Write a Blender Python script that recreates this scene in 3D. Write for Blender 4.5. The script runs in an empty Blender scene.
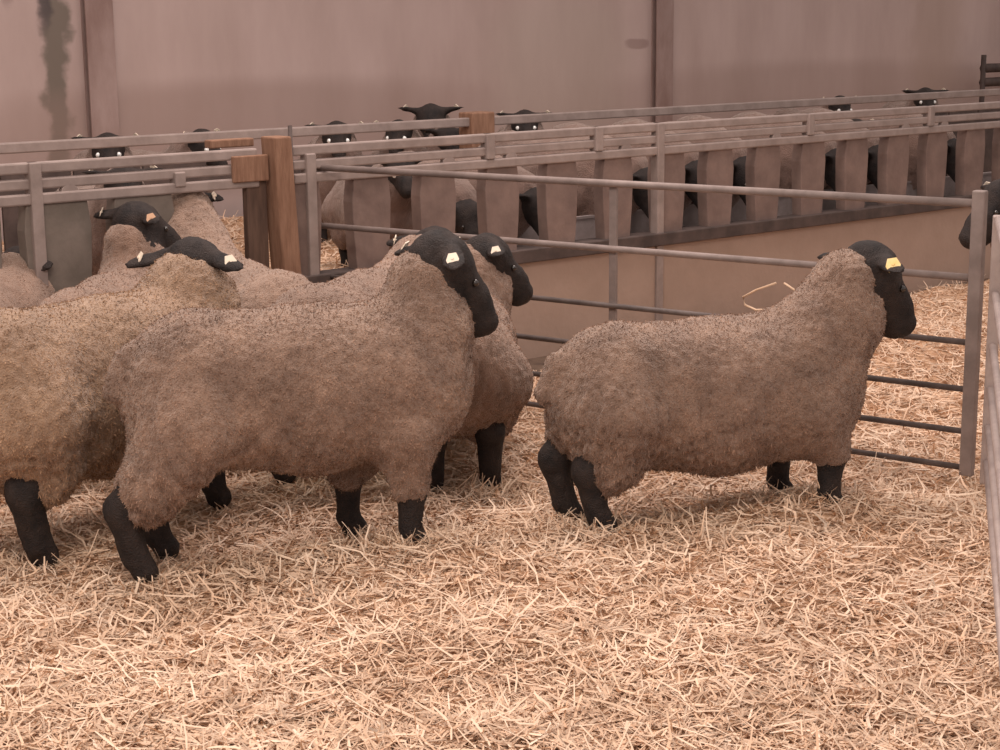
import bpy, math, random
import numpy as np
from mathutils import Matrix, Vector

random.seed(4)
RNG = np.random.default_rng(11)
SC = bpy.context.scene
COL = SC.collection

# ------------------------------------------------------------------ camera
F = 1700.0
H = 1.75
PITCH = math.atan(352.0 / F)
ROLL = math.radians(-0.53)
cam_d = bpy.data.cameras.new('camera')
cam_d.sensor_width = 36.0
cam_d.lens = F / 1000.0 * 36.0
cam_d.clip_end = 200
cam = bpy.data.objects.new('camera', cam_d)
COL.objects.link(cam)
CM = Matrix.Translation((0, 0, H)) @ Matrix.Rotation(math.pi / 2 - PITCH, 4, 'X') @ Matrix.Rotation(ROLL, 4, 'Z')
cam.matrix_world = CM
SC.camera = cam
CR = np.array(CM.to_3x3())


def ray(px, py):
    return CR @ np.array([px - 500.0, 375.0 - py, -F])


def G(px, py, z=0.0):
    d = ray(px, py)
    t = (z - H) / d[2]
    return np.array([d[0] * t, d[1] * t, z])


def AT(px, py, Y):
    d = ray(px, py)
    t = Y / d[1]
    return np.array([d[0] * t, Y, H + d[2] * t])


# ------------------------------------------------------------------ noise
_tab = RNG.random((64, 64, 64)).astype(np.float32)


def vnoise3(P):
    """smooth value noise in -1..1, P (n,3)"""
    i = np.floor(P).astype(int)
    f = P - i
    f = f * f * (3 - 2 * f)
    r = np.zeros(len(P))
    for dx in (0, 1):
        wx = f[:, 0] if dx else 1 - f[:, 0]
        for dy in (0, 1):
            wy = f[:, 1] if dy else 1 - f[:, 1]
            for dz in (0, 1):
                wz = f[:, 2] if dz else 1 - f[:, 2]
                r += wx * wy * wz * _tab[(i[:, 0] + dx) % 64, (i[:, 1] + dy) % 64, (i[:, 2] + dz) % 64]
    return r * 2 - 1


# ------------------------------------------------------------------ materials
def mat(name, col, rough=0.8, metal=0.0, var=0.0, col2=None, vscale=4.0, bump=0.0, bscale=60.0, spec=0.3,
        stretch=None, attr=None, sheen=0.0):
    m = bpy.data.materials.new(name)
    m.use_nodes = True
    nt = m.node_tree
    N, L = nt.nodes, nt.links
    b = N['Principled BSDF']
    b.inputs['Roughness'].default_value = rough
    b.inputs['Sheen Tint'].default_value = (1, .86, .78, 1)
    b.inputs['Metallic'].default_value = metal
    b.inputs['Specular IOR Level'].default_value = spec
    if sheen:
        b.inputs['Sheen Weight'].default_value = sheen
        b.inputs['Sheen Roughness'].default_value = 0.6
    b.inputs['Base Color'].default_value = (*col, 1)
    tc = N.new('ShaderNodeTexCoord')
    mp = N.new('ShaderNodeMapping')
    L.new(tc.outputs['Object'], mp.inputs['Vector'])
    if stretch:
        mp.inputs['Scale'].default_value = stretch
    if col2 is not None:
        n = N.new('ShaderNodeTexNoise')
        n.inputs['Scale'].default_value = vscale
        n.inputs['Detail'].default_value = 6
        n.inputs['Roughness'].default_value = 0.62
        L.new(mp.outputs['Vector'], n.inputs['Vector'])
        r = N.new('ShaderNodeValToRGB')
        r.color_ramp.elements[0].position = 0.35
        r.color_ramp.elements[1].position = 0.65
        r.color_ramp.elements[0].color = (*col, 1)
        r.color_ramp.elements[1].color = (*col2, 1)
        L.new(n.outputs['Fac'], r.inputs['Fac'])
        out = r.outputs['Color']
        if attr:
            a = N.new('ShaderNodeAttribute')
            a.attribute_name = attr
            mx = N.new('ShaderNodeMix')
            mx.data_type = 'RGBA'
            mx.blend_type = 'MULTIPLY'
            mx.inputs['Factor'].default_value = 1.0
            L.new(out, mx.inputs['A'])
            L.new(a.outputs['Color'], mx.inputs['B'])
            out = mx.outputs['Result']
        L.new(out, b.inputs['Base Color'])
    if bump:
        n2 = N.new('ShaderNodeTexNoise')
        n2.inputs['Scale'].default_value = bscale
        n2.inputs['Detail'].default_value = 4
        L.new(mp.outputs['Vector'], n2.inputs['Vector'])
        bp = N.new('ShaderNodeBump')
        bp.inputs['Strength'].default_value = bump
        bp.inputs['Distance'].default_value = 0.01
        L.new(n2.outputs['Fac'], bp.inputs['Height'])
        L.new(bp.outputs['Normal'], b.inputs['Normal'])
    return m


def rgb(r, g, b):
    f = lambda c: (c / 255.0 / 12.92) if c <= 10 else ((c / 255.0 + 0.055) / 1.055) ** 2.4
    return (f(r), f(g), f(b))


M_SKIN = mat('black_hair', (0.015, 0.012, 0.012), 0.7, col2=(0.042, 0.030, 0.026), vscale=14, bump=0.9, bscale=170, spec=0.3)
M_HOOF = mat('hoof', (0.03, 0.025, 0.022), 0.6)
M_STRAW = mat('straw_stalk', (0.62, 0.43, 0.29), 0.6, col2=(0.76, 0.56, 0.40), vscale=2.5, attr='tint', spec=0.35)
M_STRAWBED = mat('straw_bed', (0.46, 0.28, 0.17), 0.95, col2=(0.64, 0.41, 0.26), vscale=22, bump=0.9, bscale=90)
M_CONC = mat('concrete', (0.34, 0.245, 0.195), 0.9, col2=(0.40, 0.29, 0.235), vscale=2.2, bump=0.2, bscale=30)
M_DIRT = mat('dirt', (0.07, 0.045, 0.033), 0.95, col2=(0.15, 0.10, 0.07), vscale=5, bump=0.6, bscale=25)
M_GALV = mat('galvanised_steel', (0.34, 0.27, 0.25), 0.55, 0.25, col2=(0.45, 0.37, 0.34), vscale=9, spec=0.5)
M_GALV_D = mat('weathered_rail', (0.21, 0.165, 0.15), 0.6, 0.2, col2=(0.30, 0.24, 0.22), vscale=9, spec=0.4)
M_GALV_K = mat('shaded_rail', (0.085, 0.066, 0.060), 0.6, 0.2, col2=(0.15, 0.118, 0.108), vscale=9, spec=0.4)  # darker copy of the rail steel, shade of the lower rails painted in
M_SLAT = mat('barrier_board', (0.165, 0.115, 0.10), 0.8, col2=(0.235, 0.165, 0.142), vscale=6, bump=0.15, bscale=40)
M_SLAT_L = mat('barrier_board_grey', (0.15, 0.125, 0.105), 0.8, col2=(0.215, 0.175, 0.15), vscale=6, bump=0.15, bscale=40)
M_BRAIL = mat('barrier_rail', (0.26, 0.205, 0.185), 0.6, 0.15, col2=(0.35, 0.28, 0.255), vscale=8, spec=0.45)
M_BEAM = mat('dark_beam', (0.055, 0.04, 0.036), 0.7, col2=(0.10, 0.072, 0.064), vscale=8)
M_WOOD = mat('post_wood', (0.20, 0.105, 0.066), 0.85, col2=(0.30, 0.17, 0.112), vscale=5, stretch=(8, 8, 1), bump=0.3, bscale=20)
M_WOOD_D = mat('old_board', (0.085, 0.052, 0.040), 0.85, col2=(0.14, 0.085, 0.062), vscale=5, stretch=(8, 8, 1))
M_TROUGH = mat('trough_steel', (0.27, 0.23, 0.22), 0.5, 0.2, col2=(0.36, 0.31, 0.30), vscale=10)
M_TAG_W = mat('tag_cream', (0.86, 0.74, 0.60), 0.45)
M_TAG_Y = mat('tag_yellow', (0.84, 0.60, 0.20), 0.45, col2=(0.90, 0.70, 0.36), vscale=30)
M_TAG_O = mat('tag_tan', (0.62, 0.38, 0.24), 0.5)
M_EYE = mat('eye_dark', (0.02, 0.015, 0.012), 0.1, spec=0.8)
M_EYE_S = mat('eye_shine', (0.95, 0.95, 0.92), 0.1, spec=1.0)  # white base colour stands in for flash light reflected by the eyes
M_COLUMN = mat('rusty_column', (0.25,0.165,0.145), 0.75, col2=(0.38, 0.28, 0.258), vscale=3.5, stretch=(1, 1, .35))


def fleece_mat(name, dark, light, scale=7.0):
    m = mat(name, dark, 0.95, col2=light, vscale=scale, bump=1.0, bscale=170, spec=0.1, attr='tint', sheen=0.5)
    return m


M_FL_A = fleece_mat('fleece_greybrown', (0.178, 0.112, 0.082), (0.300, 0.195, 0.141))
M_FL_B = fleece_mat('fleece_tan', (0.25, 0.155, 0.098), (0.37, 0.24, 0.155))
M_FL_C = fleece_mat('fleece_brown', (0.19, 0.115, 0.080), (0.29, 0.18, 0.127))
M_FL_C2 = fleece_mat('fleece_light', (0.22, 0.14, 0.10), (0.33, 0.215, 0.155))
M_FL_P = fleece_mat('fleece_pinkish_dim', (0.12, 0.072, 0.056), (0.19, 0.118, 0.094))  # fleece colour darkened to carry the dimness of the back pens


FIBRE = {}
for _m in (M_FL_A, M_FL_B, M_FL_C, M_FL_C2, M_FL_P):
    _e = _m.node_tree.nodes['Color Ramp'].color_ramp.elements
    FIBRE[_m.name] = mat(_m.name + '_fibre', tuple(_e[0].color)[:3], 0.95, col2=tuple(_e[1].color)[:3], vscale=7, attr='tint', spec=.1)


# wall material with its own stains and broad patches, darker towards the bottom
def wall_material():
    m = bpy.data.materials.new('stained_wall')
    m.use_nodes = True
    nt = m.node_tree
    N, L = nt.nodes, nt.links
    b = N['Principled BSDF']
    b.inputs['Roughness'].default_value = 0.85
    tc = N.new('ShaderNodeTexCoord')
    mp = N.new('ShaderNodeMapping')
    mp.inputs['Scale'].default_value = (1, 1, 0.3)
    L.new(tc.outputs['Object'], mp.inputs['Vector'])
    n = N.new('ShaderNodeTexNoise')
    n.inputs['Scale'].default_value = 1.6
    n.inputs['Detail'].default_value = 7
    n.inputs['Roughness'].default_value = 0.6
    L.new(mp.outputs['Vector'], n.inputs['Vector'])
    r = N.new('ShaderNodeValToRGB')
    r.color_ramp.elements[0].position = 0.3
    r.color_ramp.elements[1].position = 0.7
    r.color_ramp.elements[0].color = (0.41, 0.305, 0.277, 1)
    r.color_ramp.elements[1].color = (0.52, 0.40, 0.375, 1)
    L.new(n.outputs['Fac'], r.inputs['Fac'])
    cur = r.outputs['Color']
    sep = N.new('ShaderNodeSeparateXYZ')
    L.new(tc.outputs['Object'], sep.inputs[0])
    warp = N.new('ShaderNodeTexNoise')
    warp.inputs['Scale'].default_value = 3.0
    warp.inputs['Detail'].default_value = 4
    L.new(tc.outputs['Object'], warp.inputs['Vector'])

    def math_(op, a, bb=None, c=None):
        k = N.new('ShaderNodeMath')
        k.operation = op
        for i, v in enumerate((a, bb, c)):
            if v is None:
                continue
            if isinstance(v, (int, float)):
                k.inputs[i].default_value = v
            else:
                L.new(v, k.inputs[i])
        return k.outputs[0]
    wv = math_('MULTIPLY', math_('SUBTRACT', warp.outputs['Fac'], 0.5), 0.45)

    def blot(cx, cz, rx, rz, col, strength):
        nonlocal cur
        dx = math_('DIVIDE', math_('ADD', math_('SUBTRACT', sep.outputs[0], cx), wv), rx)
        dz = math_('DIVIDE', math_('SUBTRACT', sep.outputs[2], cz), rz)
        d = math_('SQRT', math_('ADD', math_('POWER', math_('ABSOLUTE', dx), 2.0), math_('POWER', math_('ABSOLUTE', dz), 4.0)))
        f = N.new('ShaderNodeMapRange')
        f.interpolation_type = 'SMOOTHSTEP'
        f.inputs['From Min'].default_value = 1.25
        f.inputs['From Max'].default_value = 0.55
        f.inputs['To Min'].default_value = 0
        f.inputs['To Max'].default_value = strength
        L.new(d, f.inputs['Value'])
        mx = N.new('ShaderNodeMix')
        mx.data_type = 'RGBA'
        L.new(f.outputs['Result'], mx.inputs['Factor'])
        L.new(cur, mx.inputs['A'])
        mx.inputs['B'].default_value = (*col, 1)
        cur = mx.outputs['Result']
    for a in WALL_BLOTS:
        blot(*a)
    L.new(cur, b.inputs['Base Color'])
    return m


# ------------------------------------------------------------------ mesh helpers
def new_obj(name, V, Fs, material, parent=None, smooth=False, tint=None, mats=None, midx=None):
    me = bpy.data.meshes.new(name)
    V = np.asarray(V, dtype=np.float32)
    Fs = np.asarray(Fs, dtype=np.int32) if not isinstance(Fs, list) else Fs
    if isinstance(Fs, list):
        me.from_pydata([tuple(map(float, v)) for v in V], [], Fs)
    else:
        k = Fs.shape[1]
        me.vertices.add(len(V))
        me.vertices.foreach_set('co', V.ravel())
        me.loops.add(Fs.size)
        me.loops.foreach_set('vertex_index', Fs.ravel())
        me.polygons.add(len(Fs))
        me.polygons.foreach_set('loop_start', np.arange(0, Fs.size, k, dtype=np.int32))
        me.polygons.foreach_set('loop_total', np.full(len(Fs), k, dtype=np.int32))
        me.update(calc_edges=True)
    if tint is not None:
        ca = me.color_attributes.new('tint', 'FLOAT_COLOR', 'POINT')
        c = np.ones((len(V), 4), dtype=np.float32)
        c[:, :3] = tint
        ca.data.foreach_set('color', c.ravel())
    for mm in (mats or [material]):
        me.materials.append(mm)
    if midx is not None:
        me.polygons.foreach_set('material_index', np.asarray(midx, dtype=np.int32))
    if smooth:
        me.polygons.foreach_set('use_smooth', np.ones(len(me.polygons), dtype=bool))
    me.validate()
    o = bpy.data.objects.new(name, me)
    COL.objects.link(o)
    if parent is not None:
        o.parent = parent
    return o


class MB:
    def __init__(self):
        self.v, self.f = [], []

    def box(self, o, ex, ey, ez, x, y, z):
        """box in frame (o, ex, ey, ez), ranges x,y,z"""
        b = len(self.v)
        o, ex, ey, ez = map(lambda a: np.asarray(a, float), (o, ex, ey, ez))
        for k in z:
            for j in y:
                for i in x:
                    self.v.append(o + ex * i + ey * j + ez * k)
        self.f += [[b, b + 2, b + 3, b + 1], [b + 4, b + 5, b + 7, b + 6], [b, b + 1, b + 5, b + 4],
                   [b + 2, b + 6, b + 7, b + 3], [b, b + 4, b + 6, b + 2], [b + 1, b + 3, b + 7, b + 5]]

    def tube(self, pts, r, n=10, cap=True):
        pts = [np.asarray(p, float) for p in pts]
        rr = r if isinstance(r, (list, tuple)) else [r] * len(pts)
        b = len(self.v)
        for i, p in enumerate(pts):
            d = pts[min(i + 1, len(pts) - 1)] - pts[max(i - 1, 0)]
            d /= np.linalg.norm(d)
            a = np.array([0, 0, 1.0]) if abs(d[2]) < .9 else np.array([1.0, 0, 0])
            s = np.cross(d, a); s /= np.linalg.norm(s)
            t = np.cross(s, d)
            for k in range(n):
                q = 2 * math.pi * k / n
                self.v.append(p + rr[i] * (s * math.cos(q) + t * math.sin(q)))
        for i in range(len(pts) - 1):
            for k in range(n):
                a0, a1 = b + i * n + k, b + i * n + (k + 1) % n
                self.f.append([a0, a1, a1 + n, a0 + n])
        if cap:
            self.f.append([b + k for k in range(n)][::-1])
            e = b + (len(pts) - 1) * n
            self.f.append([e + k for k in range(n)])

    def prism(self, o, ex, ez, ey, poly, y0, y1):
        """polygon (x,z) extruded along ey"""
        b = len(self.v)
        o, ex, ey, ez = map(lambda a: np.asarray(a, float), (o, ex, ey, ez))
        n = len(poly)
        for y in (y0, y1):
            for (x, z) in poly:
                self.v.append(o + ex * x + ez * z + ey * y)
        self.f.append([b + k for k in range(n)][::-1])
        self.f.append([b + n + k for k in range(n)])
        for k in range(n):
            self.f.append([b + k, b + (k + 1) % n, b + n + (k + 1) % n, b + n + k])

    def build(self, name, m, parent=None, smooth=False, bevel=0.0, origin=None):
        V = np.array(self.v)
        if origin is not None:
            V = V - np.asarray(origin)
        o = new_obj(name, V, self.f, m, parent, smooth)
        if bevel:
            md = o.modifiers.new('bevel', 'BEVEL')
            md.width = bevel
            md.segments = 2
            md.limit_method = 'ANGLE'
        return o


def tag(o, label=None, cat=None, group=None, kind=None):
    if label: o['label'] = label
    if cat: o['category'] = cat
    if group: o['group'] = group
    if kind: o['kind'] = kind
    return o


def empty(name, loc, rz=0.0):
    o = bpy.data.objects.new(name, None)
    COL.objects.link(o)
    o.location = loc
    o.rotation_euler = (0, 0, rz)
    o.empty_display_size = 0.1
    return o


# ------------------------------------------------------------------ signed distance modelling
class SDF:
    def __init__(self, lo, hi, h):
        self.lo = np.array(lo, float); self.h = h
        self.n = np.ceil((np.array(hi) - self.lo) / h).astype(int) + 1
        self.v = np.full(self.n, 0.5, dtype=np.float32)

    def _sub(self, mn, mx, pad):
        a = np.clip(np.floor((mn - pad - self.lo) / self.h).astype(int), 0, self.n)
        b = np.clip(np.ceil((mx + pad - self.lo) / self.h).astype(int) + 1, 0, self.n)
        sl = tuple(slice(x, y) for x, y in zip(a, b))
        ax = [self.lo[i] + self.h * np.arange(a[i], b[i]) for i in range(3)]
        return sl, np.meshgrid(*ax, indexing='ij')

    def _merge(self, sl, d, k):
        o = self.v[sl]
        hh = np.clip(0.5 + 0.5 * (o - d) / k, 0, 1)
        self.v[sl] = o * (1 - hh) + d * hh - k * hh * (1 - hh)

    def cone(self, a, b, ra, rb, k=0.04, ys=1.0):
        """capsule a-b, radii ra, rb; ys>1 widens along y"""
        a = np.array(a, float); b = np.array(b, float)
        R = max(ra, rb) * max(1, ys)
        sl, (X, Y, Z) = self._sub(np.minimum(a, b) - R, np.maximum(a, b) + R, k + 0.03)
        if X.size == 0: return
        yc = (a[1] + b[1]) / 2
        a2, b2 = a.copy(), b.copy()
        a2[1] = yc + (a[1] - yc) / ys; b2[1] = yc + (b[1] - yc) / ys
        Y = yc + (Y - yc) / ys
        ab = b2 - a2
        L2 = max(ab @ ab, 1e-9)
        t = np.clip(((X - a2[0]) * ab[0] + (Y - a2[1]) * ab[1] + (Z - a2[2]) * ab[2]) / L2, 0, 1)
        d = np.sqrt((X - a2[0] - t * ab[0]) ** 2 + (Y - a2[1] - t * ab[1]) ** 2 + (Z - a2[2] - t * ab[2]) ** 2) - (ra + t * (rb - ra))
        self._merge(sl, d, k)

    def ell(self, c, axes, rad, k=0.03):
        """ellipsoid: centre, 3 unit axes rows, radii"""
        c = np.array(c, float); A = np.array(axes, float); r = np.array(rad, float)
        R = r.max()
        sl, (X, Y, Z) = self._sub(c - R, c + R, k + 0.03)
        if X.size == 0: return
        P = np.stack([X - c[0], Y - c[1], Z - c[2]], -1)
        q = P @ A.T
        k0 = np.sqrt(((q / r) ** 2).sum(-1)) + 1e-6
        k1 = np.sqrt(((q / r ** 2) ** 2).sum(-1)) + 1e-6
        self._merge(sl, k0 * (k0 - 1) / k1, k)

    def mesh(self):
        v = self.v
        s = v < 0
        n = np.array(v.shape)
        nc = n - 1
        acc = np.zeros((*nc, 3)); cnt = np.zeros(nc)
        offs = [(0, 0, 0), (1, 0, 0), (0, 1, 0), (1, 1, 0), (0, 0, 1), (1, 0, 1), (0, 1, 1), (1, 1, 1)]
        sub = lambda arr, o: arr[o[0]:o[0] + nc[0], o[1]:o[1] + nc[1], o[2]:o[2] + nc[2]]
        for i, a in enumerate(offs):
            for j, b in enumerate(offs):
                if j <= i or sum(abs(x - y) for x, y in zip(a, b)) != 1: continue
                va, vb = sub(v, a), sub(v, b)
                m = (va < 0) != (vb < 0)
                t = np.where(m, va / np.where(m, va - vb, 1), 0)
                for ax in range(3):
                    acc[..., ax] += np.where(m, a[ax] + t * (b[ax] - a[ax]), 0)
                cnt += m
        act = cnt > 0
        idx = -np.ones(nc, dtype=int)
        ii = np.argwhere(act)
        idx[act] = np.arange(len(ii))
        V = (ii + acc[act] / cnt[act][:, None]) * self.h + self.lo
        quads = []
        for ax in range(3):
            o1, o2 = [(1, 2), (2, 0), (0, 1)][ax]
            sl0 = [slice(1, nc[i]) for i in range(3)]; sl0[ax] = slice(0, nc[ax])
            sa = s[tuple(sl0)]
            sl1 = list(sl0); sl1[ax] = slice(1, nc[ax] + 1)
            sb = s[tuple(sl1)]
            for pos, mm in ((True, sa & ~sb), (False, ~sa & sb)):
                e = np.argwhere(mm)
                if not len(e): continue
                base = e + np.array([0 if i == ax else 1 for i in range(3)])
                d1 = np.zeros(3, int); d1[o1] = 1
                d2 = np.zeros(3, int); d2[o2] = 1
                q = [base - d1 - d2, base - d2, base, base - d1]
                q = [idx[x[:, 0], x[:, 1], x[:, 2]] for x in q]
                if not pos: q = q[::-1]
                quads.append(np.stack(q, 1))
        Q = np.concatenate(quads)
        return V, Q


def vnormals(V, Q):
    a = V[Q[:, 2]] - V[Q[:, 0]]; b = V[Q[:, 3]] - V[Q[:, 1]]
    fn = np.cross(a, b)
    N = np.zeros_like(V)
    for i in range(4):
        np.add.at(N, Q[:, i], fn)
    return N / (np.linalg.norm(N, axis=1)[:, None] + 1e-9), fn


def smooth_mesh(V, Q, it=2):
    n = len(V)
    for _ in range(it):
        S = np.zeros_like(V); c = np.zeros(n)
        for i in range(4):
            j = Q[:, i]; k = Q[:, (i + 1) % 4]
            np.add.at(S, j, V[k]); np.add.at(S, k, V[j])
            np.add.at(c, j, 1); np.add.at(c, k, 1)
        V = V * .4 + .6 * S / c[:, None]
    return V


def unit(v):
    v = np.asarray(v, float)
    return v / np.linalg.norm(v)


# ------------------------------------------------------------------ sheep
def make_sheep(label, loc, heading, scale=1.0, neck=(.60, 0, .82), head=(.8, 0, -.5), legs=None, fl=None, h=0.011,
               tufts=26000, tags=('w', 'w'), eyes='dark', group=None, neck_r=(.215, .125), lift=0.0, ear=(1, -.25, -.25),
               tint=1.0, belly=0.0, seed=0, name='sheep', zs=1.0, hs=1.18, tz=0.0):
    rng = np.random.default_rng(seed + 5)
    fl = fl or M_FL_A
    neck = np.array(neck, float)
    hd = unit(head)
    up = np.array([0, 0, 1.0]); up = unit(up - hd * (up @ hd))
    side = np.cross(up, hd)      # left of the head
    L = dict(fl=(.33, .115), fr=(.37, -.115), hl=(-.47, .115), hr=(-.43, -.115))
    if legs: L.update(legs)
    lo, hi = (-.80, -.45, -.04), (1.05, .45, 1.16)
    mid = (np.array([.36, 0, .53]) + neck) / 2 + np.array([0, 0, .01])
    # ---- skin: one continuous body
    S = SDF(lo, hi, h if h > .012 else .0095)
    S.cone((-.34, 0, .46 + tz), (.26, 0, .455 + tz), .225, .225, .05, .78)
    S.cone((.30, 0, .47 + tz), mid, .17, .12, .06)
    C = neck
    S.cone(mid, C - hd * .01, .13, .10, .05)
    S.ell(C + up * .012 * hs, [hd, side, up], (.098 * hs, .080 * hs, .085 * hs), .03)
    S.cone(C + up * .005, C + (hd * .20 - up * .012) * hs, .074 * hs, .045 * hs, .03)
    S.cone(C + (hd * .02 - up * .035) * hs, C + (hd * .185 - up * .045) * hs, .060 * hs, .034 * hs, .03)
    S.ell(C + (hd * .11 + up * .022) * hs, [hd, side, up], (.085 * hs, .046 * hs, .038 * hs), .03)
    for sg in (1, -1):
        ed = unit(side * sg * ear[0] + up * ear[1] + hd * ear[2])
        eb = C + (side * sg * .06 + up * .040 - hd * .030) * hs
        en = up * .55 - hd * .83; en = unit(en - ed * (en @ ed)); e3 = np.cross(en, ed)
        S.ell(eb + ed * .086, [ed, e3, en], (.096, .042, .015), .015)
        S.cone(eb - ed * .01, eb + ed * .045, .032, .025, .02)
    for key in ('fl', 'fr'):
        x, y = L[key][:2]
        S.cone((.31, y * .9, .40), (x, y, .24), .09, .050, .03)
        S.cone((x, y, .24), (x + .003, y, .20), .056, .053, .02)
        S.cone((x, y, .20), (x - .005, y, .06), .051, .039, .02)
        S.cone((x - .005, y, .06), (x + .022, y, .012), .041, .045, .015)
    for key in ('hl', 'hr'):
        x, y = L[key][:2]
        S.cone((-.40, y * .9, .42), (x + .03, y, .30), .12, .065, .04)
        S.cone((x + .04, y, .32), (x - .035, y, .225), .070, .060, .03)
        S.cone((x - .035, y, .225), (x, y, .06), .057, .044, .02)
        S.cone((x, y, .06), (x + .028, y, .012), .042, .046, .015)
    V, Q = S.mesh()
    V = smooth_mesh(V, Q, 2)
    Nn, _f = vnormals(V, Q)
    V = V + Nn * (vnoise3(V * 22 + seed) * .0035 + vnoise3(V * np.array([70, 70, 45.]) + seed) * .0022)[:, None]
    SCL = np.array([scale, scale, scale * zs])
    root = new_obj(name, V * SCL, Q, M_SKIN, None, True)
    root.location = (loc[0], loc[1], loc[2] + lift)
    root.rotation_euler = (0, 0, math.radians(heading))
    tag(root, label, 'sheep', group)
    # ---- fleece
    W = SDF(lo, hi, h)
    W.cone((-.345, 0, .475 + tz), (.02, 0, .450 - belly + tz), .262, .280, .06, .84)
    W.cone((.02, 0, .450 - belly + tz), (.28, 0, .455 + tz), .280, .265, .06, .84)
    W.ell((-.40, 0, .475 + tz), np.eye(3), (.235, .215, .262), .05)
    W.ell((.39, 0, .44 + tz), np.eye(3), (.20, .20, .235), .06)
    W.cone((.31, 0, .53 + tz * .8), mid, neck_r[0], (neck_r[0] + neck_r[1]) / 2 * .98, .09)
    na = unit(C - mid)
    W.cone(mid, C - na * .095 - hd * .06, (neck_r[0] + neck_r[1]) / 2 * .98, neck_r[1], .05)
    W.cone((-.60, 0, .60 + tz), (-.655, 0, .50 + tz), .045, .035, .05)     # docked tail
    for key in ('fl', 'fr'):
        x, y = L[key][:2]
        W.cone((.31, y, .40), (x, y, .225), .135, .072, .05)
    for key in ('hl', 'hr'):
        x, y = L[key][:2]
        wb = L[key][2] if len(L[key]) > 2 else .235
        W.cone((-.42, y, .42 + tz * .6), (x + .06, y, wb + .05), .175, .112, .06)
        W.cone((x + .05, y, wb + .06), (x + .025, y, wb), .100, .074, .04)
    V, Q = W.mesh()
    V = smooth_mesh(V, Q, 1)
    # the wool does not cover the head: keep it behind the ears
    N, fn = vnormals(V, Q)
    big = vnoise3(V * 5.0 + seed * 7.3)
    med = vnoise3(V * np.array([26, 26, 16.]) + seed)
    fin = vnoise3(V * 70.0 + 9.1)
    dsp = big * .008 + med * .0040 + fin * .0055
    lockz = np.clip((.60 - V[:, 2]) / .30, 0, 1) * np.clip((.40 - V[:, 0]) / .5, .25, 1)
    dsp += lockz * vnoise3(V * np.array([60, 60, 16.]) + 3) * .013
    V2 = V + N * dsp[:, None]
    tn = 1 + .16 * vnoise3(V * 3.1 + seed)[:, None] * np.array([1, 1.0, 1.0]) + .10 * med[:, None]
    tn = np.clip(tn * tint, .5, 1.5)
    allV, allQ, allT = [V2], [Q], [tn]
    if tufts:
        area = np.linalg.norm(fn, axis=1)
        pick = rng.choice(len(Q), tufts, p=area / area.sum())
        w = rng.random((tufts, 2))
        a, b, c, d = (V2[Q[pick, i]] for i in range(4))
        P = (a * (1 - w[:, :1]) + b * w[:, :1]) * (1 - w[:, 1:]) + (d * (1 - w[:, :1]) + c * w[:, :1]) * w[:, 1:]
        nn = N[Q[pick, 0]]
        rv = rng.normal(size=(tufts, 3)) * .42
        grav = np.array([-.12, 0, -.55]) - nn * (nn @ np.array([-.12, 0, -.55]))[:, None]
        rv -= nn * np.minimum((rv * nn).sum(1), 0)[:, None]
        dirn = nn * .16 + rv + grav
        dirn /= np.linalg.norm(dirn, axis=1)[:, None]
        ln = (.0035 + .0045 * rng.random(tufts) + .006 * np.clip((.42 - P[:, 2]) / .25, 0, 1) * (P[:, 0] < .2))[:, None]
        sd = np.cross(dirn, nn + .30 * rng.normal(size=(tufts, 3)))
        sd /= np.linalg.norm(sd, axis=1)[:, None]
        wd = (.0012 + .0012 * rng.random(tufts))[:, None]
        curl = nn * ln * .10
        P0 = P + nn * .0005
        q = np.stack([P0 - sd * wd, P0 + sd * wd, P0 + dirn * ln + sd * wd * .35 + curl, P0 + dirn * ln - sd * wd * .35 + curl], 1).reshape(-1, 3)
        base = len(V2)
        allV.append(q)
        allQ.append(base + np.arange(tufts * 4).reshape(-1, 4))
        tt = tn[Q[pick, 0]] * (.78 + .5 * rng.random(tufts))[:, None]
        allT.append(np.repeat(tt * 1.12, 4, axis=0))
    nf = len(Q)
    allQ = np.concatenate(allQ)
    o = new_obj('fleece', np.concatenate(allV) * SCL, allQ, fl, root, True, tint=np.concatenate(allT), mats=[fl, FIBRE[fl.name]],
                midx=(np.arange(len(allQ)) >= nf).astype(int))
    o.data.polygons.foreach_set('use_smooth', np.arange(len(allQ)) < nf)
    # ---- ears' tags, eyes
    for sg, tg in zip((1, -1), tags):
        if not tg: continue
        ed = unit(side * sg * ear[0] + up * ear[1] + hd * ear[2])
        eb = C + (side * sg * .06 + up * .040 - hd * .030) * hs
        en = up * .55 - hd * .83; en = unit(en - ed * (en @ ed)); e3 = np.cross(en, ed)
        m = MB()
        big_ = 1.35 if tg[0] == 'y' else 1.12
        outl = [(-.018, -.012), (.004, -.020), (.022, -.014), (.022, .014), (.004, .020), (-.018, .012)]
        outl = [(a * big_, b * big_) for a, b in outl]
        ctr = eb + ed * .105
        # the tag sits on the back face of the ear
        pn = unit(side * sg * .60 - hd * .78)
        dn = np.array([0, 0, -1.0]) * .8 + ed * .6; dn = unit(dn - pn * (dn @ pn)); e2 = np.cross(pn, dn)
        m.prism(ctr + pn * .022, dn, e2, pn, outl, 0, .004)
        m.tube([ctr - pn * .016, ctr + pn * .030], .005 * big_, 8)
        t = MB(); t.v = [v * SCL for v in m.v]; t.f = m.f
        t.build('ear_tag', {'w': M_TAG_W, 'y': M_TAG_Y, 'o': M_TAG_O}[tg[0]], root)
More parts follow.
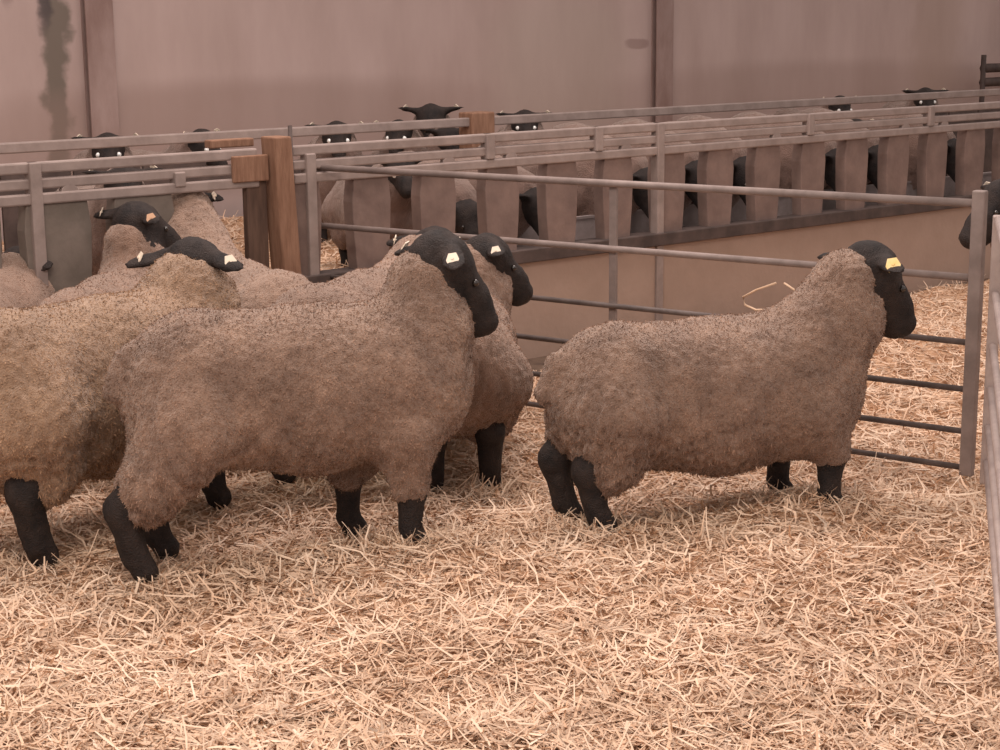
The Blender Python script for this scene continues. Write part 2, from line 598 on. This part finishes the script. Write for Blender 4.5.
    for sg in (1, -1):
        ec = C + (hd * .082 + side * sg * .063 + up * .028) * hs
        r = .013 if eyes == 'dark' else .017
        vs, fs = [], []
        for i in range(7):
            for j in range(10):
                th, ph = math.pi * i / 6, 2 * math.pi * j / 10
                vs.append(ec + r * np.array([math.sin(th) * math.cos(ph), math.sin(th) * math.sin(ph), math.cos(th)]))
        for i in range(6):
            for j in range(10):
                fs.append([i * 10 + j, (i + 1) * 10 + j, (i + 1) * 10 + (j + 1) % 10, i * 10 + (j + 1) % 10])
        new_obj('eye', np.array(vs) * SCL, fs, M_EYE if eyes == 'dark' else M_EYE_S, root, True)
    return root


def copy_thing(o, loc, heading, label, scale=1.0):
    c = o.copy(); COL.objects.link(c)
    c.location = loc; c.rotation_euler = (0, 0, math.radians(heading))
    c['label'] = label
    c.scale = (scale,) * 3
    for ch in list(o.children):
        d = ch.copy(); COL.objects.link(d); d.parent = c
        for g in ch.children:
            e = g.copy(); COL.objects.link(e); e.parent = d
    return c


# ------------------------------------------------------------------ layout lines
VB = ray(2550, 4); UB = unit([VB[0], VB[1], 0])           # direction of barrier and back wall
NB = np.array([UB[1], -UB[0], 0.0])                        # towards the camera
if NB[1] > 0: NB = -NB
UP = np.array([0, 0, 1.0])
OB = AT(540, 345, 9.43); OB[2] = 0                         # a ground point of the barrier


def s_of(px, O, y=200):
    """distance along UB where the pixel column crosses the vertical plane through O"""
    d = ray(px, y)
    # solve t*d.xy = O.xy + s*UB.xy
    A = np.array([[d[0], -UB[0]], [d[1], -UB[1]]])
    t, s = np.linalg.solve(A, O[:2])
    return s


def z_of(px, py, O, off=0):
    d = ray(px, py)
    A = np.array([[d[0], -UB[0]], [d[1], -UB[1]]])
    t, s = np.linalg.solve(A, (O + NB * off)[:2])
    return H + t * d[2]


OA = OB.copy(); dA = AT(540, 300, 11.94); OA[:2] = dA[:2]
OW = OB.copy(); dW = AT(540, 300, 15.4); OW[:2] = dW[:2]
perpA = abs((OA - OB) @ NB); perpW = abs((OW - OB) @ NB)
OA = OB - NB * perpA
OW = OB - NB * perpW
print('perp', perpA, perpW, 'rails z', [round(z_of(*p, OB), 3) for p in ((520, 157), (520, 145), (520, 131.5), (520, 263), (100, 189), (900, 128.5))],
      'A', round(z_of(520, 115, OA), 3), round(z_of(0, 139, OA), 3), round(z_of(1000, 86, OA), 3))
LIT = 0.30       # level of the deep litter beyond the barrier

# ------------------------------------------------------------------ ground and straw
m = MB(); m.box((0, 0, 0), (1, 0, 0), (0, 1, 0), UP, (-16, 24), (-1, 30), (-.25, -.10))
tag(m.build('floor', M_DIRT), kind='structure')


def bedh(P):
    x, y = P[:, 0], P[:, 1]
    q = np.stack([x * 1.1, y * 1.1, x * 0 + 3.3], 1)
    hh = .030 * vnoise3(q) + .018 * vnoise3(q * 2.7 + 5) + .010 * vnoise3(q * 8 + 1) - .01
    hh += -.045 + .014 * vnoise3(q * 17 + 2)
    hh += .06 * np.exp(-(((x - 1.75) / .55) ** 2 + ((y - 5.75) / .45) ** 2))
    hh += .035 * np.exp(-(((x + .25) / .35) ** 2 + ((y - 5.55) / .2) ** 2))
    hh += .045 * np.exp(-(((x - 1.15) / .3) ** 2 + ((y - 6.15) / .2) ** 2))
    hh += .10 * np.exp(-(((x - 2.6) / .9) ** 2 + ((y - 9.3) / .7) ** 2))
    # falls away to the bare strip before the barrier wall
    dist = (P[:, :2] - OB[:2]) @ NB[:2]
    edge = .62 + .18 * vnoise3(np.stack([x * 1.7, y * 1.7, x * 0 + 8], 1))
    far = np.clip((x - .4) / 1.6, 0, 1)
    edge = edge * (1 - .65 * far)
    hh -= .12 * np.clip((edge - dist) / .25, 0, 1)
    return hh, dist - edge


def grid(x0, x1, y0, y1, st):
    xs = np.arange(x0, x1 + st, st); ys = np.arange(y0, y1 + st, st)
    X, Y = np.meshgrid(xs, ys, indexing='ij')
    P = np.stack([X.ravel(), Y.ravel(), X.ravel() * 0], 1)
    nx, ny = len(xs), len(ys)
    i = np.arange(nx * ny).reshape(nx, ny)
    Q = np.stack([i[:-1, :-1].ravel(), i[1:, :-1].ravel(), i[1:, 1:].ravel(), i[:-1, 1:].ravel()], 1)
    return P, Q


def strands(P, base_z, rng, lmin=.05, lmax=.16, wmin=.0018, wmax=.0046, rise=.30):
    n = len(P)
    az = rng.random(n) * 2 * np.pi
    el = rng.normal(size=n) * rise
    el = np.abs(el) * np.where(rng.random(n) < .8, 1, -.3)
    ln = lmin + (lmax - lmin) * rng.random(n) ** 1.8
    d = np.stack([np.cos(az) * np.cos(el), np.sin(az) * np.cos(el), np.sin(el)], 1)
    s = np.stack([-np.sin(az), np.cos(az), rng.normal(size=n) * .5], 1)
    s /= np.linalg.norm(s, axis=1)[:, None]
    w = (wmin + (wmax - wmin) * rng.random(n))[:, None]
    bend = rng.normal(size=(n, 1)) * .26 * ln[:, None]
    up = np.cross(d, s)
    c0 = P.copy(); c0[:, 2] = base_z + rng.random(n) * .018
    segs = []
    for k, t in enumerate((-.5, -.17, .17, .5)):
        c = c0 + d * (ln * t)[:, None] + s * bend * (4 * t * t) + up * bend * .4 * (4 * t * t)
        ww = w * (1 if k in (1, 2) else .7)
        segs += [c - s * ww + up * ww * .3, c + s * ww + up * ww * .3]
    V = np.stack(segs, 1).reshape(-1, 3)
    b = (np.arange(n) * 8)[:, None]
    Q = np.concatenate([b + np.array([0, 1, 3, 2]), b + np.array([2, 3, 5, 4]), b + np.array([4, 5, 7, 6])], 0)
    br = .72 + .50 * rng.random(n) ** .9
    hue = rng.normal(size=n) * .05
    T = np.stack([br, br * (1 + hue * .5), br * (1 + hue + .02)], 1)
    pale = rng.random(n) < .06
    T[pale] = np.array([1.22, 1.36, 1.52])
    return V, Q, np.repeat(np.clip(T, 0, 1.6), 8, axis=0)


P, Q = grid(-3.6, 5.2, 3.0, 12.6, .04)
hz, ins = bedh(P)
P[:, 2] = hz + .006 * vnoise3(P * 30)
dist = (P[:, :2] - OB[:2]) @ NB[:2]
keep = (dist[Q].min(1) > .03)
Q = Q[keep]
rng = np.random.default_rng(3)
n = 125000
r_ = 3.5 + (12.3 - 3.5) * rng.random(n) ** 1.35
th = (rng.random(n) - .5) * math.radians(48)
S_ = np.stack([r_ * np.sin(th), r_ * np.cos(th), r_ * 0], 1)
hs, ins = bedh(S_)
dist = (S_[:, :2] - OB[:2]) @ NB[:2]
ok = (dist > .10) & ((ins > 0) | (rng.random(n) < .10))
S_, hs = S_[ok], hs[ok]
V1, Q1, T1 = strands(S_, hs, rng)
# some long pale stalks lying on top
n2 = 3200
r_ = 3.6 + 6 * rng.random(n2) ** 1.3
th = (rng.random(n2) - .5) * math.radians(44)
S2_ = np.stack([r_ * np.sin(th), r_ * np.cos(th), r_ * 0], 1)
hs2, ins2 = bedh(S2_)
okk = ins2 > .05
V2, Q2, T2 = strands(S2_[okk], hs2[okk] + .018, rng, .12, .24, .0022, .004, .3)
T2 = T2 * 0 + np.array([1.15, 1.22, 1.30])
# stalks pushed up around the hooves
feet = np.array([(1.12, 6.2), (1.2, 6.15), (.28, 5.95), (.33, 5.86), (-.35, 5.68), (-.44, 5.8), (-1.17, 5.46), (-1.1, 5.6), (-1.6, 5.6), (-.03, 6.4)])
n3 = 1400
S3_ = np.zeros((n3, 3)); S3_[:, :2] = feet[rng.integers(0, len(feet), n3)] + rng.normal(size=(n3, 2)) * np.array([.09, .07]) + np.array([0, -.05])
hs3, _i = bedh(S3_)
V3, Q3, T3 = strands(S3_, hs3 + .01, rng, .06, .15, .0018, .0038, .75)
V2 = np.concatenate([V2, V3]); Q2 = np.concatenate([Q2, Q3 + len(V2) - len(V3)]); T2 = np.concatenate([T2, T3])
VV = np.concatenate([P, V1, V2])
QQ = np.concatenate([Q, Q1 + len(P), Q2 + len(P) + len(V1)])
TT = np.concatenate([np.ones((len(P), 3)), T1, T2])
mi = np.concatenate([np.zeros(len(Q)), np.ones(len(Q1) + len(Q2))])
o = new_obj('straw', VV, QQ, None, None, False, tint=TT, mats=[M_STRAWBED, M_STRAW], midx=mi)
tag(o, 'loose golden straw bedding strewn over the pen floor', 'straw', kind='stuff')

# deep litter beyond the barrier
Wd = perpW - .25
m_P, m_Q = grid(0, 26, 0, 1, .10)
ns = int(22 / .10); nw = int(Wd / .10)
ss = np.linspace(-9, 13, ns); ww_ = np.linspace(.16, Wd, nw)
A, B = np.meshgrid(ss, ww_, indexing='ij')
P = OB + A.ravel()[:, None] * UB - B.ravel()[:, None] * NB
P[:, 2] = LIT + .03 * vnoise3(P * 1.3) + .012 * vnoise3(P * 7)
i = np.arange(ns * nw).reshape(ns, nw)
Q = np.stack([i[:-1, :-1].ravel(), i[1:, :-1].ravel(), i[1:, 1:].ravel(), i[:-1, 1:].ravel()], 1)
n = 16000
A = -5 + 13 * rng.random(n); B = .6 + (Wd - .7) * rng.random(n)
S_ = OB + A[:, None] * UB - B[:, None] * NB
V1, Q1, T1 = strands(S_, LIT + .03 * vnoise3(S_ * 1.3), rng, .08, .2, .003, .006)
o = new_obj('straw', np.concatenate([P, V1]), np.concatenate([Q, Q1 + len(P)]), None, None, False,
            tint=np.concatenate([np.ones((len(P), 3)), T1]), mats=[M_STRAWBED, M_STRAW],
            midx=np.concatenate([np.zeros(len(Q)), np.ones(len(Q1))]))
tag(o, 'raised straw bedding in the back pens behind the feed barrier', 'straw', kind='stuff')

# ------------------------------------------------------------------ walls
Z_D, Z_BOT = z_of(520, 157, OB), z_of(520, 263, OB)
m = MB(); m.box(OB, UB, NB, UP, (-12, 18), (-.14, 0), (-.2, Z_BOT + .01))
tag(m.build('wall_middle', M_CONC, bevel=.006), kind='structure')
wall_loc = OW
s0 = s_of(105, OW)
WALL_BLOTS = [  # x along the wall, z, half width, half height, colour, strength
    (s_of(64, OW), 1.55, .11, 1.1, (0.15, 0.125, 0.10), .9),
    (s_of(52, OW), 2.35, .08, .65, (0.08, 0.065, 0.065), .9),
    (s_of(20, OW), 2.3, .05, .40, (0.2, 0.14, 0.13), .6),
    (s_of(634, OW), z_of(634, 44, OW), .13, .05, (0.25, 0.16, 0.145), .6),
    (s_of(560, OW), 1.3, .9, .7, (0.44, 0.37, 0.32), .35),
    (s_of(250, OW), .9, 2.5, .45, (0.29, 0.20, 0.17), .5),
    (s_of(800, OW), .9, 3.0, .45, (0.29, 0.20, 0.17), .4),
    (s_of(930, OW), 2.0, .5, 1.4, (0.35, 0.25, 0.20), .4),
]
M_WALL = wall_material()
m = MB(); m.box((0, 0, 0), (1, 0, 0), (0, 1, 0), UP, (-16, 24), (0, .15), (-.2, 4.6))
o = m.build('wall_back', M_WALL)
o.location = OW
o.rotation_euler = (0, 0, math.atan2(UB[1], UB[0]))
tag(o, kind='structure')
bay = s_of(658, OW) - s0
for k in range(-1, 4):
    s = s0 + bay * k
    m = MB()
    w = .11
    O_ = OW + UB * s
    m.box(O_, UB, NB, UP, (-w, w), (.062, .075), (-.1, 4.6))
    m.box(O_, UB, NB, UP, (-w, w), (.0, .012), (-.1, 4.6))
    m.box(O_, UB, NB, UP, (-.006, .006), (.012, .062), (-.1, 4.6))
    tag(m.build('trim_%d' % (k + 2), M_COLUMN), kind='structure')

# ------------------------------------------------------------------ feed barrier
Z_B, Z_C = z_of(520, 131.8, OB), z_of(520, 145, OB)
slat_c = [1 / (2550 - x) for x in (973,)][0]
per = 1.457e-5
s_post = s_of(277, OB)


def barrier(s0, s1, label, slat_mat, k0, k1, uprights, broken=(), hw=.118):
    root = empty('feed_barrier', OB + UB * (s0 + s1) / 2)
    org = np.array(root.location)
    tag(root, label, 'feed barrier')

    def bx(name, mt, x, y, z, bev=.006):
        q = MB(); q.box(OB, UB, NB, UP, x, y, z)
        return q.build(name, mt, root, bevel=bev, origin=org)
    for nm, z, hh, y0 in (('top_rail', Z_B, .050, .0), ('upper_rail', Z_C, .048, .0), ('head_rail', Z_D, .050, .01)):
        bx(nm, M_BRAIL, (s0, s1), (-.045 + y0, .0 + y0), (z - hh, z), .008)
    bx('bottom_beam', M_BEAM, (s0, s1), (-.10, .035), (Z_BOT - .0, Z_BOT + .075))
    for k in range(k0, k1):
        inv = slat_c - per * k
        s = s_of(2550 - 1 / inv, OB)
        jit = random.uniform(-.008, .008)
        q = MB()
        zt, zb = Z_D - .045, Z_BOT + .07
        poly = [(-hw + .012, zt), (-hw - .004, zt - .12), (-hw + .004, zt - .30), (-hw + .018, zb),
                (hw - .018, zb), (hw - .004, zt - .30), (hw + .004, zt - .12), (hw - .012, zt)]
        q.prism(OB + UB * (s + jit), UB, UP, NB, poly, -.085, -.004)
        q.build('slat', slat_mat, root, bevel=.004, origin=org)
        if k in broken:   # rounded slat heads that stand above the head rail
            q = MB()
            rr = .042
            poly = [(rr * math.cos(a), Z_D + rr * .75 * math.sin(a)) for a in np.linspace(math.pi, 0, 9)]
            q.prism(OB + UB * (s + .07), UB, UP, NB, [(-rr, Z_D - .03)] + poly + [(rr, Z_D - .03)], -.03, .0)
            q.build('latch_head', M_BRAIL, root, bevel=.004, origin=org)
    for px, za, zb in uprights:
        s = s_of(px, OB)
        bx('upright', M_BRAIL, (s - .028, s + .028), (-.045, .018), (za, zb))
    return root


barrier(s_post + .10, 11.0, 'long brown feed barrier right of the wooden post, with dark gaps between its slats', M_SLAT, -8, 15 - 1,
        [(490, Z_D, Z_B), (598, Z_D, Z_B), (659, -.02, Z_B), (808, Z_D, Z_B), (927, Z_D, Z_B), (311, .0, Z_C + .03)], broken=(11, 10, 5, 8, 1, 2))
barrier(-7.5, s_post - .10, 'grey end of the feed barrier at the far left, left of the wooden post', M_SLAT_L, 15 + 0, 24,
        [(36, .0, Z_B), (180, Z_D - .02, Z_D + .05)], broken=(16,), hw=.158)

# wooden post at the joint
m = MB()
O_ = OB + UB * s_post
tip = z_of(277, 137, OB, .06)
m.prism(O_, UB, UP, NB, [(.01, -.05), (-.052, tip), (.052, tip), (.115, -.05)], -.05, .07)
o = m.build('wooden_post', M_WOOD, bevel=.008, origin=O_)
o.location = O_
tag(o, 'thick square orange-brown wooden post between the two feed barriers', 'post')
m = MB(); m.box(O_, UB, NB, UP, (-.255, -.055), (.002, .025), (Z_D - .02, Z_B - .03)); m.box(O_, UB, NB, UP, (-.30, -.055), (-.16, -.10), (tip - .05, tip - .01))
o = m.build('wooden_board', M_WOOD, bevel=.006, origin=O_); o.location = O_
tag(o, 'short orange-brown board fixed on the left of the thick wooden post', 'board')
m = MB(); m.box(O_, UB, NB, UP, (-.17, -.055), (-.045, .0), (Z_BOT, Z_D - .02))
o = m.build('wooden_plank', M_WOOD_D, bevel=.006, origin=O_); o.location = O_
tag(o, 'dark upright plank fixed low against the left of the thick wooden post', 'board')
m = MB(); q = OB + UB * s_of(289, OB) + NB * .03
m.tube([q + UP * .5, q + UP * z_of(289, 125, OB)], .011, 8)
o = m.build('metal_pin', M_BEAM, None, True, origin=q); o.location = q
tag(o, 'thin dark upright rod just right of the thick wooden post', 'rod')

# trough inside the barrier
tr = empty('feed_trough', OB - NB * .4 + UB * 2)
org = np.array(tr.location)
m = MB()
m.box(OB, UB, NB, UP, (-.35, 9.5), (-.52, -.50), (Z_BOT - .02, Z_BOT + .13))
m.box(OB, UB, NB, UP, (-.35, 9.5), (-.50, -.16), (Z_BOT - .03, Z_BOT - .01))
m.build('trough_pan', M_TROUGH, tr, origin=org)
m = MB(); m.box(OB, UB, NB, UP, (-.35, 9.5), (-.53, -.495), (Z_BOT + .13, Z_BOT + .145))
m.build('trough_rim', M_TROUGH, tr, origin=org)
tag(tr, 'long pale grey feed trough seen through the gaps of the brown barrier', 'trough')

# ------------------------------------------------------------------ second fence, behind
Z_A = z_of(520, 115, OA)
rf = empty('rear_fence', OA)
org = np.array(rf.location)
tag(rf, 'long metal fence behind the feed barrier dividing the back pens', 'fence')
m = MB(); m.box(OA, UB, NB, UP, (-11, 15), (-.05, 0), (Z_A - .06, Z_A)); m.build('top_rail', M_BRAIL, rf, bevel=.008, origin=org)
m = MB(); m.box(OA, UB, NB, UP, (-11, 15), (-.03, 0), (Z_A - .30, Z_A - .26)); m.build('lower_rail', M_BEAM, rf, bevel=.006, origin=org)
for s in np.arange(-8, 12, .44):
    if abs(s - s_of(337, OA)) < 1.0: continue
    m = MB(); m.box(OA, UB, NB, UP, (s, s + .42), (-.05, -.03), (LIT + .02, Z_A - .16)); m.build('fence_board', M_BEAM, rf, origin=org)
m = MB(); s = s_of(483, OA)
m.box(OA, UB, NB, UP, (s - .11, s + .09), (-.12, .03), (LIT, z_of(483, 112, OA)))
o = m.build('wooden_post', M_WOOD, bevel=.01, origin=OA + UB * s); o.location = OA + UB * s
tag(o, 'brown box-shaped post standing in the rear fence, behind the feed barrier', 'post')

# small gate against the far wall
OG = OW + NB * .35
OG = OG + UB * s_of(977, OG)
gt = empty('wall_gate', OG)
tag(gt, 'dark low gate standing against the far wall at the top right', 'gate')
m = MB(); m.tube([OG - OG, UP * (z_of(977, 55, OW, .35))], .03, 8); m.build('gate_post', M_BEAM, gt, True)
for z_ in (z_of(990, 68, OW, .35), z_of(990, 82, OW, .35)):
    m = MB(); m.tube([UP * z_, UB * 2.6 + UP * z_], .025 if z_ > 1.4 else .05, 8); m.build('gate_rail', M_BEAM, gt, True)

# ------------------------------------------------------------------ hurdles
def hurdle(A_, B_, zs, radii, label, ups, mt, ztop, rail_mat=None, skew=0):
    """A_, B_ ground ends"""
    root = empty('sheep_hurdle', A_)
    tag(root, label, 'hurdle')
    A0 = np.zeros(3); B0 = B_ - A_
    for i_, (z, r) in enumerate(zip(zs, radii)):
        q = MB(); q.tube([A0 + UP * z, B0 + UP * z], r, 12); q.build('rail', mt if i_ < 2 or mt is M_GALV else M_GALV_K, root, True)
    for t, hw in ups:
        p = A0 + (B0 - A0) * t
        q = MB(); d = unit(B0)
        nn = np.array([d[1], -d[0], 0])
        if t in (0, 1):
            q.box(p, d, nn, UP, (-hw, hw), (-.022, .022), (-.03, ztop))
            q.build('end_upright', mt, root, bevel=.006)
        else:
            q.box(p, d, nn, UP, (-hw, hw), (-.028, -.012), (-.03, zs[0] + .01))
            q.build('middle_upright', mt, root, bevel=.004)
    return root


RP = G(967, 468, 0)                      # foot of the right-hand end upright
VH = ray(-1918, 44.6); UH = unit([VH[0], VH[1], 0])
# left end where the pixel column 311 meets the hurdle line
d = ray(311, 200)
t, s = np.linalg.solve(np.array([[d[0], -UH[0]], [d[1], -UH[1]]]), RP[:2])
LP = RP + UH * s


def zh(px, py):
    d = ray(px, py)
    t, s = np.linalg.solve(np.array([[d[0], -UH[0]], [d[1], -UH[1]]]), RP[:2])
    return H + t * d[2]


zr = [zh(520, 178.5), zh(520, 241.5), (zh(522, 298) + zh(872, 331)) / 2, (zh(510, 336) + zh(872, 377)) / 2, zh(872, 419), zh(872, 454)]
print('hurdle', RP, LP, 'barrier gap', (LP - OB) @ NB, [round(z, 3) for z in zr], zh(967, 201), zh(966, 339), zh(962, 388), zh(960, 430))
d = ray(611, 250)
t, s = np.linalg.solve(np.array([[d[0], -UH[0]], [d[1], -UH[1]]]), RP[:2])
tm = 1 - s / np.linalg.norm(LP - RP)
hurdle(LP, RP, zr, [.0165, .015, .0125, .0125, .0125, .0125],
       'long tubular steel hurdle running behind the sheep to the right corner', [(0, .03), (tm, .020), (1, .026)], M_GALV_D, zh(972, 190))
# side hurdle, coming towards the camera on the right
VS = ray(949, 4); US = unit([VS[0], VS[1], 0])
SP = G(982, 476, 0) + np.array([.015, 0, 0])
SE = SP - US * 2.75
zs2 = [1.0, .72, .52, .35, .20, .06]
hurdle(SP, SE, zs2, [.017, .015, .014, .014, .014, .014],
       'galvanised steel hurdle coming forward along the right edge', [(0, .024), (.5, .02), (1, .024)], M_GALV, 1.02)

# hooked straw wisps caught on the hurdle
def wisp(pts, r, label, name='straw_stalk'):
    q = MB(); q.tube(pts, r, 6)
    o = new_obj(name, np.array(q.v) - pts[0], q.f, M_TAG_O if False else M_STRAW, None, True, tint=np.full((len(q.v), 3), 1.1))
    o.location = pts[0]
    tag(o, label, 'straw')


def onh(px, py, off=.0):
    d = ray(px, py)
    O = RP - np.array([UH[1], -UH[0], 0]) * off
    t, s = np.linalg.solve(np.array([[d[0], -UH[0]], [d[1], -UH[1]]]), O[:2])
    return np.array([d[0] * t, d[1] * t, H + t * d[2]])


wisp([onh(*p) for p in ((784, 309), (756, 310), (745, 305), (743, 297), (756, 290), (776, 283))], .005,
     'pale straw stalk looped over the hurdle rail behind the right sheep')
wisp([onh(*p) for p in ((776, 318), (788, 306), (800, 302))], .003, 'straight straw stalk lying on the hurdle rail above the right sheep')
wisp([onh(*p) for p in ((784, 283), (793, 289), (803, 295))], .0045, 'short straw stalk poking up by the neck of the right sheep')

# ------------------------------------------------------------------ flock in the pen
def pos(X, Y, z=-.035):
    return (X, Y, z)


# 1 right-hand ram
make_sheep('grey-brown black-faced sheep standing alone on the right, yellow tag in its ear', pos(.785, 6.10), 16, 1.0,
           neck=(.60, -.02, .86), head=(.58, .10, -.62), tz=-.012, fl=M_FL_A, tags=(None, 'y'), seed=1, neck_r=(.225, .125), hs=1.27,
           legs=dict(fl=(.32, .11), fr=(.42, -.12), hl=(-.55, .09, .31), hr=(-.49, -.11, .20)), tufts=40000, h=.010, ear=(1, -.35, -.15))
# 2 main ram
make_sheep('large grey-brown sheep in front of the group, full side view, head turned away', pos(-.66, 5.70), 18, 1.0,
           neck=(.48, .02, .945), head=(.66, .12, -.70), tz=.105, fl=M_FL_A, tags=('w', 'w'), seed=2, zs=1.01, neck_r=(.215, .115), hs=1.30,
           legs=dict(fl=(.16, .12), fr=(.33, -.11), hl=(-.52, .11, .25), hr=(-.62, -.11, .235)), tufts=50000, h=.010, ear=(1, -.45, -.1))
# 3 left tan ram
make_sheep('tan sheep cut off by the left edge, cream tags in both ears', pos(-1.42, 6.02), 56, 1.08,
           neck=(.43, .0, .765), head=(.75, .22, -.62), ear=(1, -.5, -.3), legs=dict(hl=(-.52, .115), hr=(-.44, -.115)), fl=M_FL_B, tags=('w', 'w'), seed=3, tufts=36000, h=.011, neck_r=(.215, .120), zs=1.05)
# 4 behind, seen from the back
make_sheep('brown sheep seen from behind at the left, looking toward the barrier', pos(-1.68, 7.2), 84, 1.0,
           neck=(.46, .0, .90), head=(.7, -.5, -.45), fl=M_FL_C, tags=('w', 'o'), seed=4, tufts=14000, h=.013, neck_r=(.18, .10))
# 5 neck into the barrier
make_sheep('light brown sheep stretching its neck up into a gap of the barrier', pos(-1.15, 7.52), 121, 1.02,
           neck=(.80, .0, .90), head=(.9, .0, -.45), neck_r=(.21, .15), fl=M_FL_C2, tags=('w', 'w'), seed=5, tufts=14000, h=.013)
# 6 hump behind
make_sheep('brown sheep behind the large front one, only back and flat ear showing', pos(-.56, 7.0), 64, 1.05,
           neck=(.60, .0, .74), head=(.9, -.3, -.35), fl=M_FL_C, tags=('w', 'w'), seed=6, tufts=14000, h=.013)
# 7 right of main ram
make_sheep('brown sheep half hidden behind the front one, dark face pointing right', pos(-.17, 6.92), 92, .98,
           neck=(.36, -.13, .80), head=(.35, -.72, -.62), fl=M_FL_C, tags=('w', 'w'), seed=7, tufts=20000, h=.012)
# 8 far left
make_sheep('brown sheep barely showing at the far left edge behind the tan one', pos(-2.30, 7.15), 75, 1.0,
           neck=(.52, .0, .70), head=(.9, -.2, -.45), fl=M_FL_C, tags=('w', 'o'), seed=8, tufts=6000, h=.015)
# 9 beyond the corner, head over from the right
s9 = make_sheep('black-faced sheep behind the corner of the hurdles at the right edge', pos(3.17, 8.5), 180, 1.07,
                neck=(.60, .0, .82), head=(.75, .3, -.6), fl=M_FL_C, tags=(None, 'w'), seed=9, tufts=0, h=.016)

# ------------------------------------------------------------------ back pens
BG = 'sheep in the back pens behind the barrier'
# head column, head row, which pen, distance behind its fence, heading, label
back_specs = [
    (108, 144, 'A', .30, -78, 'black-headed sheep facing out over the rear fence at the far left'),
    (212, 139, 'A', .35, -30, 'black-headed sheep behind the rear fence, left of the thick wooden post'),
    (338, 131, 'A', .35, -80, 'black-headed sheep behind the rear fence, just right of the thick wooden post'),
    (396, 129, 'A', .45, -100, 'black-headed sheep behind the rear fence, below left of the sheep with raised ears'),
    (431, 114, 'A', .55, -88, 'black sheep head with raised ears standing above the rear fence'),
    (526, 119, 'A', .35, -86, 'black-headed sheep facing out right beside the brown box-shaped post'),
    (452, 134, 'A', .30, -60, 'dark-headed sheep behind the fence, just left of the brown box-shaped post'),
    (845, 103, 'A', .40, -70, 'black sheep head behind the rear fence toward the right end'),
    (928, 95, 'A', .35, -88, 'black-headed sheep facing out beyond the far right end of the rear fence'),
    (128, 178, 'B', .45, -62, 'black-headed sheep close behind the grey left barrier'),
    (404, 190, 'B', .50, -70, 'black-headed sheep looking through a barrier gap beside the straw'),
    (862, 127, 'B', .60, -66, 'black-headed sheep with one bright eye between the rails at the right'),
]
proto = {}


def place_back(kind, px, py, O, off, hdg, lab, reach, hz_):
    d = ray(px, py)
    Oo = O - NB * off
    t, s = np.linalg.solve(np.array([[d[0], -UB[0]], [d[1], -UB[1]]]), Oo[:2])
    p = d[:2] * t
    z = H + t * d[2]
    sc = min(1.08, max(.84, (z - LIT) / hz_))
    a = math.radians(hdg)
    X, Y = p[0] - reach * sc * math.cos(a), p[1] - reach * sc * math.sin(a)
    if kind not in proto:
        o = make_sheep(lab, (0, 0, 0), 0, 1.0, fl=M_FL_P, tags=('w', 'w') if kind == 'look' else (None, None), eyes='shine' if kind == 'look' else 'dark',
                       seed=20, tufts=0, h=.018, group=BG, ear=(1, .12, -.15), **KINDS[kind])
        proto[kind] = o
        o.location = (X, Y, LIT - .02); o.rotation_euler = (0, 0, a); o.scale = (sc,) * 3
    else:
        copy_thing(proto[kind], (X, Y, LIT - .02), hdg, lab, sc)


KINDS = {'look': dict(neck=(.58, 0, .80), head=(.80, 0, -.60), hs=1.0), 'feed': dict(neck=(.66, 0, .46), head=(.65, 0, -.76), hs=1.1)}
for (px, py, pen, off, hdg, lab) in back_specs:
    place_back('look', px, py, OA if pen == 'A' else OB, off, hdg, lab, .66, .82)
ang = math.degrees(math.atan2(NB[1], NB[0]))
fl_ = [('dark-headed sheep feeding behind the barrier just above the dark face of the half hidden sheep', 466),
       ('dark-headed sheep feeding behind the barrier, left of the middle hurdle upright', 535),
       ('dark-headed sheep feeding behind the barrier, right beside the middle hurdle upright', 645),
       ('dark-headed sheep feeding behind the barrier, above the back of the lone right sheep', 697),
       ('dark-headed sheep feeding behind the barrier, below the rounded white latch', 745),
       ('dark-headed sheep feeding behind the barrier, above the neck of the lone right sheep', 835),
       ('dark-headed sheep feeding behind the barrier, above the head of the lone right sheep', 877),
       ('dark-headed sheep feeding behind the barrier nearest the right corner upright', 953)]
for lab, px in fl_:
    yb = 345 - .171 * (px - 540)
    place_back('feed', px, yb - 150, OB, .30, ang + random.uniform(-12, 12), lab, .66, .5)

# ------------------------------------------------------------------ light
w = bpy.data.worlds.new('world'); SC.world = w
w.use_nodes = True
w.node_tree.nodes['Background'].inputs[0].default_value = (1.0, .865, .81, 1)
w.node_tree.nodes['Background'].inputs[1].default_value = 0.76


def area(name, loc, tgt, size, power, col):
    l = bpy.data.lights.new(name, 'AREA'); l.shape = 'RECTANGLE'; l.size, l.size_y = size
    l.energy = power; l.color = col
    o = bpy.data.objects.new(name, l); COL.objects.link(o)
    o.location = loc
    o.rotation_euler = (Vector(tgt) - Vector(loc)).to_track_quat('-Z', 'Y').to_euler()
    return o


area('shed_lamp', (-1.0, 2.6, 4.4), (.3, 5.4, 0), (2.5, 1.0), 150, (1, .86, .76))
area('shed_lamp_far', (0, 8.3, 5.5), (.4, 7.6, 0), (6, 1.5), 300, (1, .84, .78))

vs = SC.view_settings
vs.view_transform = 'Standard'; vs.look = 'None'; vs.gamma = 1.0; vs.use_curve_mapping = False
vs.exposure = 0.0
SC.cycles.use_denoising = True
SC.cycles.max_bounces = 6
